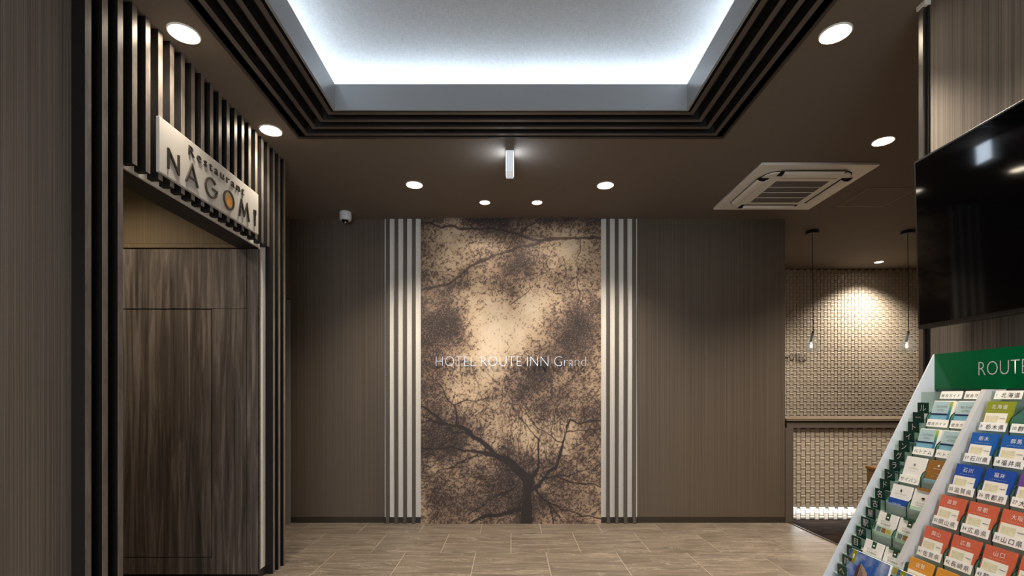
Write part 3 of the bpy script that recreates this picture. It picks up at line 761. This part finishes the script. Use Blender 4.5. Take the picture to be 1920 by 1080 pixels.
ac = thing('ceiling_air_conditioner', 'white square air conditioner cassette flush in the brown ceiling', 'air conditioner', (2.475, 4.41, H))
ax, ay, hs = 2.475, 4.41, 0.475
def rsq(h, r, n=6):
    out = []
    for (sx, sy, a0) in ((1, 1, 0), (-1, 1, 90), (-1, -1, 180), (1, -1, 270)):
        for k in range(n+1):
            a = math.radians(a0+90*k/n); out.append((ax+sx*(h-r)+r*math.cos(a), ay+sy*(h-r)+r*math.sin(a)))
    return out
bevel(obj('panel', prism(BM(), rsq(hs, 0.012), 'z', H-0.022, H), 'white_plastic', ac), 0.004)
obj('groove', prism(BM(), rsq(0.372, 0.11), 'z', H-0.0235, H-0.022), 'black_gap', ac)
bevel(obj('inner_panel', prism(BM(), rsq(0.366, 0.105), 'z', H-0.036, H-0.0235), 'white_plastic', ac), 0.005)
for k in range(4):
    a = k*math.pi/2; M = Matrix.Translation((ax, ay, H)) @ Matrix.Rotation(a, 4, 'Z')
    bm = BM(); box(bm, -0.27, 0.27, 0.305, 0.395, -0.0375, -0.034); bmesh.ops.transform(bm, matrix=M, verts=bm.verts); obj('air_outlet', bm, 'black_gap', ac)
    bm = BM()
    pr = [(0.312, -0.044), (0.340, -0.060), (0.380, -0.056), (0.398, -0.042), (0.396, -0.038), (0.378, -0.051), (0.341, -0.055), (0.314, -0.040)]
    prism(bm, pr, 'x', -0.245, 0.245)
    bmesh.ops.transform(bm, matrix=M, verts=bm.verts); obj('louver', bm, 'white_plastic', ac)
gf = obj('intake_frame', box(BM(), ax-0.265, ax+0.265, ay-0.265, ay+0.265, H-0.044, H-0.036), 'white_plastic', ac)
bevel(gf, 0.004)
gr = obj('intake_grille', box(BM(), ax-0.225, ax+0.225, ay-0.225, ay+0.225, H-0.0455, H-0.044), 'grille_grey', ac)
bm = BM()
for k in range(46): box(bm, ax-0.224, ax+0.224, ay-0.222+k*0.00985, ay-0.2185+k*0.00985, H-0.0475, H-0.0455)
obj('grille_slats', bm, 'grille_grey', gr)['kind'] = 'stuff'
for k in range(3): obj('grille_rib', box(BM(), ax-0.225, ax+0.225, ay-0.118+k*0.1125, ay-0.108+k*0.1125, H-0.0490, H-0.0455), 'white_plastic', gr)

ha = thing('ceiling_hatch', 'square access hatch outline in the brown ceiling past the air conditioner', 'hatch', (3.43, 4.64, H))
obj('hatch_panel', box(BM(), 3.215, 3.645, 4.430, 4.845, H-0.004, H), 'ceiling_paint', ha)
for (x0, x1, y0, y1) in ((3.205, 3.655, 4.845, 4.855), (3.205, 3.655, 4.419, 4.429), (3.205, 3.214, 4.429, 4.845), (3.646, 3.655, 4.429, 4.845)):
    obj('frame_edge', box(BM(), x0, x1, y0, y1, H-0.005, H), 'hatch_edge', ha)

# ------------------------------------------------------------------ television
tv = thing('television', 'large black wall television tilted slightly down over the leaflet rack', 'television', (1.865, 1.58, 1.643), (0, 0, -math.pi/2))
tv.rotation_euler = Euler((math.radians(1.5), 0, -math.pi/2), 'XYZ')
TW, TH = 1.36, 0.767
# local x runs from the far end (-x) towards the camera, front is -y
bevel(obj('case', box(BM(), -TW/2, TW/2, 0.0, 0.035, 0, TH), 'tv_body', tv, local=True), 0.003)
obj('screen', box(BM(), -TW/2+0.011, TW/2-0.011, -0.0015, 0.0, 0.019, TH-0.011), 'tv_screen', tv, local=True)
obj('rear_housing', box(BM(), -0.45, 0.45, 0.035, 0.07, 0.08, TH-0.12), 'tv_body', tv, local=True)
obj('wall_bracket', box(BM(), -0.25, 0.25, 0.07, 0.098, 0.2, 0.5), 'black_metal', tv, local=True)

# ------------------------------------------------------------------ leaflet rack
def PX(z): return 1.717-0.4983*(1.508-z)
RY0, RY1 = 0.92, 2.0
rk = thing('leaflet_rack', 'sloping leaflet rack with a green header against the television wall', 'leaflet rack', (1.5, 1.46, 0))
side = [(1.717, 1.508), (1.955, 1.508), (1.955, 0.0), (PX(0.0), 0.0)]
obj('side_panel', prism(BM(), side, 'y', RY1, RY1+0.007), 'rack_white', rk)
obj('side_panel', prism(BM(), side, 'y', RY0-0.007, RY0), 'rack_white', rk)
obj('back_panel', box(BM(), 1.940, 1.955, RY0, RY1, 0, 1.508), 'rack_grey', rk)
dp = 0.10
obj('sloping_bed', prism(BM(), [(PX(1.36)+dp, 1.36), (PX(1.36)+dp+0.01, 1.36), (PX(0.05)+dp+0.01, 0.05), (PX(0.05)+dp, 0.05)], 'y', RY0, RY1), 'rack_dark', rk)
obj('base_front', prism(BM(), [(PX(0.60)+0.004, 0.60), (PX(0.60)+0.014, 0.60), (PX(0)+0.014, 0.0), (PX(0)+0.004, 0.0)], 'y', RY0, RY1), 'rack_grey', rk)
obj('top_shelf', box(BM(), 1.722, 1.94, RY0, RY1, 1.358, 1.365), 'rack_dark', rk)
hd = obj('header', box(BM(), 1.717, 1.730, RY0, RY1, 1.365, 1.508), 'green_acrylic', rk)
ribz0, ribz1 = 0.765, 1.362
for y in (1.706, 1.10):
    obj('divider_rib', prism(BM(), [(PX(ribz1), ribz1), (PX(ribz1)+0.07, ribz1), (PX(ribz0)+0.07, ribz0), (PX(ribz0), ribz0)], 'y', y, y+0.018), 'rack_grey', rk)
# header lettering: its own frame, local x runs towards the camera side
hf = -math.pi/2
def htext(s, y, z, cap, mat, parent, x, name='lettering', off=0.0, width=None, tilt=0.0, align='LEFT'):
    me = text_mesh(s, 1.0, off, 0.0, mat, 1.0, align).copy()
    lo, hi = bounds(me); cl, ch = bounds(text_mesh('H' if ord(s[0]) < 256 else '田', 1.0, off, 0.0, mat))
    sz = cap/(ch[2]-cl[2]); sx = sz if width is None else width/(hi[0]-lo[0])
    me.transform(Matrix.Translation((-lo[0] if align == 'LEFT' else -(lo[0]+hi[0])/2, 0, -cl[2]))); me.transform(Matrix.Diagonal((sx, sz, sz, 1)))
    return link(name, me, None, parent, Vector((x, y, z))-WL[rk.name], (tilt, 0, hf))
def header_letters(txt, y0, z0, cap, width):
    lo, hi = bounds(text_mesh(txt, 1.0, -0.016, 0, 'white_ink')); cl, ch = bounds(text_mesh('H', 1.0, -0.016, 0, 'white_ink'))
    sz = cap/(ch[2]-cl[2]); sx = width/(hi[0]-lo[0])
    for i, c in enumerate(txt):
        if c == ' ': continue
        m0 = text_mesh(c, 1.0, -0.016, 0.0, 'white_ink'); _, e = bounds(text_mesh(txt[:i+1], 1.0, -0.016, 0, 'white_ink')); _, eh = bounds(m0)
        me = m0.copy(); me.transform(Matrix.Diagonal((sx, sz, sz, 1)))
        link('letter', me, None, hd, Vector((1.7162, y0-(e[0]-eh[0]-lo[0])*sx, z0))-WL[rk.name], (0, 0, hf))
header_letters('ROUTE INN', 1.811, 1.414, 0.0480, 0.29)

CW, ZR0, DZ = 0.0905, 1.321, 0.1062
zrow = lambda k: ZR0-DZ*k
xcard = lambda k: PX(zrow(k))+0.012
TILT = math.atan(0.29)
LY = [1.9036, 1.802]; RYC = [1.690, 1.584, 1.478, 1.372]
LABL = {-1: ['総合ガイド', '総合ガイド'], 0: ['総合ガイド', '総合ガイド'], 1: ['ベトナム', 'ベトナム'], 2: ['サイパン', None]}
LABR = {-1: [('1', '北海道')], 0: [('9', '栃木県'), ('10', '群馬県')], 1: [('17', '石川県'), ('18', '福井県')], 2: [('25', '滋賀県'), ('26', '京都府'), ('27', '大阪府')],
        3: [('33', '岡山県'), ('34', '広島県'), ('35', '山口県')], 4: [('41', '佐賀県'), ('42', '長崎県'), ('43', '熊本県')]}
lab_me = to_mesh(box(BM(), 0, 0.0915, -0.0012, 0.0, 0, 0.0295), 'pocket_label')
def pocket_label(k, y, num, txt):
    z = zrow(k+1)+0.0075; x = xcard(k+1)+0.022
    o = link('pocket_label', lab_me, 'paper', rk, Vector((x-0.003, y+0.0005, z))-WL[rk.name], (-0.30, 0, hf))
    xx = 0.006
    if num:
        me = text_mesh(num, 0.0145, 0.0, 0, 'black_ink'); link('lettering', me, None, o, (0.004, -0.0016, 0.0095)); xx = 0.0235
    me = text_mesh(txt, 1.0, 0.0, 0, 'black_ink', 1.25).copy(); lo, hi = bounds(me)
    wd = 0.087-xx-0.003; s = min(wd/(hi[0]-lo[0]), 0.0195)
    me.transform(Matrix.Diagonal((wd/(hi[0]-lo[0]), s, s, 1))); link('lettering', me, None, o, (xx-lo[0]*wd/(hi[0]-lo[0]), -0.0016, 0.0065))
for k in range(-1, 6):
    x = xcard(k+1)+0.0265; z1 = zrow(k+1)+0.034; z0 = zrow(k+1)-0.045
    if k < 5:
        obj('pocket_front', box(BM(), x, x+0.002, 1.727, 1.998, z0, z1), 'acrylic', rk)
        obj('pocket_front', box(BM(), x, x+0.002, 1.14, 1.704, z0, z1), 'acrylic', rk)
    # clear partitions between the pockets
    if k >= 0 and k < 6:
        xb = xcard(k)+0.03; zt = zrow(k)-0.012
        for y in ([LY[1]+0.0055, LY[0]+0.006]+[q-0.0985 for q in RYC[:4]]):
            if y > 1.72 and k > 4: continue
            pt = obj('partition', prism(BM(), [(x-0.001, z1+0.004), (x+0.007, z1+0.020), (xb, zt), (xb+0.02, zt-0.05), (x-0.001, z0)], 'y', y-0.001, y+0.001), 'acrylic_dark', rk)
            obj('front_edge', stroke(BM(), [(x-0.002, z0+0.035), (x-0.002, z1+0.004), (x+0.006, z1+0.020), (xb, zt)], 0.0022, y-0.0012, y+0.0012), 'edge_green', pt)
for k, L in LABL.items():
    for c, s in enumerate(L):
        if s: pocket_label(k, LY[c], None, s)
for k, L in LABR.items():
    for c, (n_, s) in enumerate(L): pocket_label(k, RYC[c], n_, s)
# stepped character panels down the far edge
chars = 'ルートイングランド名古屋駅が目の前へ'
cp_me = to_mesh(box(BM(), -0.026, 0.026, 0, 0.002, -0.022, 0.020), 'character_panel')
for i, c in enumerate(chars):
    z = 1.293-0.0377*i; x = PX(z)+0.012; y = 1.942
    o = link('character_panel', cp_me, 'char_green', rk, Vector((x, y, z))-WL[rk.name], (0.0, 0, hf))
    me = text_mesh(c, 0.031, 0.0, 0, 'white_ink', 1.0, 'CENTER')
    link('lettering', me, None, o, (0.0, -0.0006, -0.012))
    obj('step_plate', box(BM(), x+0.002, x+0.045, 1.908, 1.998, z-0.024, z-0.022), 'acrylic', rk)

# ------------------------------------------------------------------ leaflets
def leaflet(k, y, label, cat='leaflet', wd=CW, ht=0.088, top=None, xo=0.0, group='leaflets in the rack', name='leaflet', body='paper', th=0.006):
    zt = zrow(k) if top is None else top; xt = (PX(zt)+0.012)+xo
    xb = xt-ht*math.sin(TILT); zb = zt-ht*math.cos(TILT)
    t = thing(name, label, cat, (xb, y-wd/2, zb), group=group)
    t.rotation_euler = Euler((-TILT, 0, hf), 'XYZ')
    obj('sheets', box(BM(), -wd/2, wd/2, 0, th, 0, ht), body, t, local=True)
    return t
def pr(t, nm, x0, x1, z0, z1, mt, y=-0.0006): return obj(nm, box(BM(), x0, x1, y, 0.0002, z0, z1), mt, t, local=True)
def ltxt(t, s, xc, z, hgt, mt, y=-0.0012, width=None, off=0.0, sp=1.0):
    me = text_mesh(s, 1.0, off, 0, mt, sp, 'CENTER').copy(); lo, hi = bounds(me)
    sz = hgt/(hi[2]-lo[2]); sx = sz if width is None else width/(hi[0]-lo[0])
    me.transform(Matrix.Translation((-(lo[0]+hi[0])/2, 0, -lo[2]))); me.transform(Matrix.Diagonal((sx, sz, sz, 1)))
    return link('lettering', me, None, t, (xc, y, z))
def mark(t, xc, z, wd, hgt, mt, y=-0.0012):
    pts = [(xc+wd/2*math.cos(a), z+hgt/2+hgt/2*math.sin(a)) for a in np.linspace(0, 2*math.pi, 10, endpoint=False)]
    return obj('emblem', prism(BM(), pts, 'y', y, y+0.001), mt, t, local=True)
HW, HT = CW/2, 0.088
def city(k, c, name_, colr, cn, ro=''):
    lb = f'{cn} topped leaflet titled {name_} {ro} in the rack' if name_ else f'{cn} topped leaflet half hidden at the end of its rack row'
    t = leaflet(k, RYC[c], lb, group='city leaflets in the rack', body=colr)
    pr(t, 'cover', -HW, HW, 0, HT, colr)
    pr(t, 'map_panel', -HW+0.004, HW-0.012, 0.0, HT-0.041, 'cream_paper', -0.0011)
    pr(t, 'map_print', -HW+0.010, 0.006, 0.014, HT-0.050, 'map_tan', -0.0015)
    pr(t, 'fine_print', 0.012, HW-0.016, HT-0.060, HT-0.0585, 'grey_ink', -0.0015)
    if name_:
        ltxt(t, name_, 0.0, HT-0.0265, 0.0155, 'white_ink', sp=1.25)
        ltxt(t, '- - - - - - - - -', 0.0, HT-0.034, 0.0010, 'white_ink', width=0.05)
city(0, 0, '北海道', 'olive', 'olive green', 'Hokkaido')
city(1, 0, '栃木', 'blue', 'blue', 'Tochigi'); city(1, 1, '群馬', 'blue', 'blue', 'Gunma')
city(2, 0, '石川', 'deep_blue', 'blue', 'Ishikawa'); city(2, 1, '福井', 'deep_blue', 'blue', 'Fukui'); city(2, 2, None, 'purple', 'purple')
city(3, 0, '滋賀', 'red', 'red', 'Shiga'); city(3, 1, '京都', 'red', 'red', 'Kyoto'); city(3, 2, '大阪', 'red', 'red', 'Osaka')
city(4, 0, '岡山', 'red', 'red', 'Okayama'); city(4, 1, '広島', 'red', 'red', 'Hiroshima'); city(4, 2, '山口', 'red', 'red', 'Yamaguchi'); city(4, 3, None, 'red', 'red')
city(5, 0, '佐賀', 'orange', 'orange', 'Saga'); city(5, 1, None, 'orange', 'orange')
def guide(k, c, lb):
    t = leaflet(k, LY[c], lb, th=0.010)
    pr(t, 'cover', -HW+0.002, HW-0.010, HT-0.052, HT-0.003, 'pale_blue')
    pr(t, 'edge_stripe', HW-0.018, HW-0.008, 0.0, HT-0.004, 'rainbow_edge', -0.0011)
    pr(t, 'sea_photo', -HW, HW-0.018, 0.0, HT-0.055, 'sea_blue', -0.0008)
    pr(t, 'navy_band', -HW, HW-0.018, HT-0.056, HT-0.050, 'navy', -0.0012)
    pr(t, 'shore_band', -HW, HW-0.018, HT-0.082, HT-0.076, 'teal', -0.0012)
    ltxt(t, 'ROUTE-INN', -0.006, HT-0.027, 0.0075, 'grey_ink', width=0.044); ltxt(t, 'HOTELS', -0.006, HT-0.041, 0.0075, 'grey_ink', width=0.030)
guide(0, 0, 'pale blue hotel guide leaflet in the top pocket beside the character panels')
guide(0, 1, 'pale blue hotel guide leaflet in the top pocket beside the grey divider rib')
guide(1, 0, 'pale blue hotel guide leaflet under the general guide label beside the character panels')
guide(1, 1, 'pale blue hotel guide leaflet under the general guide label beside the grey divider rib')
t = leaflet(2, LY[0], 'plain white leaflet with a faint grey emblem above the Saipan label')
mark(t, 0, HT-0.034, 0.009, 0.009, 'grey_ink'); ltxt(t, '- - - - - - - -', 0, HT-0.046, 0.0025, 'grey_ink', width=0.04); ltxt(t, '- - - -', 0, HT-0.056, 0.0012, 'grey_ink', width=0.02)
t = leaflet(2, LY[1], 'golden brown leaflet beside the plain white one')
pr(t, 'cover', -HW, HW, 0.016, HT, 'gold_brown'); pr(t, 'beach_photo', -HW, HW, 0, 0.016, 'sea_blue')
mark(t, 0, HT-0.024, 0.008, 0.008, 'white_ink'); ltxt(t, '- - - - - - -', 0, HT-0.033, 0.003, 'white_ink', width=0.034); ltxt(t, '- - - - -', 0, HT-0.050, 0.0012, 'white_ink', width=0.02); ltxt(t, '- - - - - -', 0, HT-0.062, 0.0012, 'white_ink', width=0.035)
t = leaflet(3, LY[0], 'white leaflet with a deep blue lower half')
pr(t, 'blue_half', -HW, HW, 0, HT-0.054, 'deep_blue'); mark(t, 0, HT-0.026, 0.007, 0.010, 'navy'); ltxt(t, '- - - - - - - - -', 0, HT-0.036, 0.0025, 'grey_ink', width=0.05); ltxt(t, '- - - - - -', 0, HT-0.046, 0.0012, 'grey_ink', width=0.03)
ltxt(t, '- - - - - -', -0.006, HT-0.074, 0.0025, 'white_ink', width=0.038); ltxt(t, '- - - -', -0.006, HT-0.080, 0.0025, 'white_ink', width=0.028)
t = leaflet(3, LY[1], 'white leaflet with a brown tag on top and a pale green foot')
pr(t, 'brown_tag', -0.034, 0.036, HT-0.004, HT+0.006, 'gold_brown', -0.002); pr(t, 'foot', -HW, HW, 0.010, 0.024, 'pale_green'); pr(t, 'sea_photo', -HW, HW, 0, 0.010, 'photo_grey')
mark(t, 0, HT-0.034, 0.013, 0.007, 'black_ink'); ltxt(t, '- - - - - - - - -', 0, HT-0.051, 0.003, 'grey_ink', width=0.05); ltxt(t, '- - - - - - - -', 0, HT-0.060, 0.003, 'grey_ink', width=0.04)
def nagoya(k, c, lb, tagged):
    t = leaflet(k, LY[c], lb)
    pr(t, 'green_ribbon', -0.008, 0.012, HT-0.026, HT, 'ribbon_green'); mark(t, 0.002, HT-0.019, 0.010, 0.006, 'white_ink')
    pr(t, 'pale_foot', -HW, HW, 0, HT-0.052, 'pale_green')
    ltxt(t, 'ホテルルートイン', 0, HT-0.038, 0.0065, 'black_ink', width=0.052); ltxt(t, '名古屋駅前', 0, HT-0.048, 0.0075, 'black_ink', width=0.048)
    for q, mt in ((-0.036, 'photo_grey'), (-0.012, 'photo_brown'), (0.012, 'photo_yellow')): pr(t, 'photo', q, q+0.020, HT-0.078, HT-0.058, mt, -0.0011)
    if tagged: pr(t, 'paper_tag', -0.030, 0.036, HT-0.005, HT+0.005, 'ribbon_green', -0.002)
nagoya(4, 0, 'white leaflet with green ribbon under the blue and white leaflet', False)
nagoya(4, 1, 'white leaflet with green ribbon and green tag beneath the pale green footed one', True)
nagoya(5, 0, 'white leaflet with green ribbon partly covered by the building brochure', False)
nagoya(5, 1, 'white leaflet with green ribbon and tag next to the orange leaflet', True)
def brochure(y, lb):
    t = leaflet(6, y, lb, 'brochure', 0.200, 0.27, top=0.743, xo=-0.012, group='large brochures in the rack', name='brochure', th=0.008)
    pr(t, 'sky_cover', -0.10, 0.10, 0, 0.27, 'sky_print')
    pr(t, 'green_tag', -0.088, -0.064, 0.220, 0.270, 'olive', -0.0011); mark(t, -0.076, 0.236, 0.008, 0.020, 'white_ink', -0.0016)
    b = obj('building_picture', prism(BM(), [(-0.052, 0.0), (-0.045, 0.215), (-0.030, 0.232), (0.010, 0.205), (0.030, 0.150), (0.034, 0.0)], 'y', -0.0011, 0.0), 'building_tan', t, local=True)
    prism_ = prism(BM(), [(-0.052, 0.0), (-0.045, 0.215), (-0.030, 0.232), (-0.034, 0.0)], 'y', -0.0014, 0.0); obj('tower_edge', prism_, 'building_dark', b, local=True)
    bm = BM()
    for q in range(7): prism(bm, [(-0.026+q*0.008, 0.0), (-0.023+q*0.008, 0.0), (-0.024+q*0.0058, 0.222-q*0.009), (-0.0255+q*0.0058, 0.222-q*0.009)], 'y', -0.0016, -0.0005)
    obj('window_lines', bm, 'building_dark', b, local=True)
brochure(1.935, 'large blue brochure with a tower building picture in the lowest pocket')
brochure(1.700, 'large blue brochure tucked under the orange leaflets')

print('objects', len(bpy.data.objects))
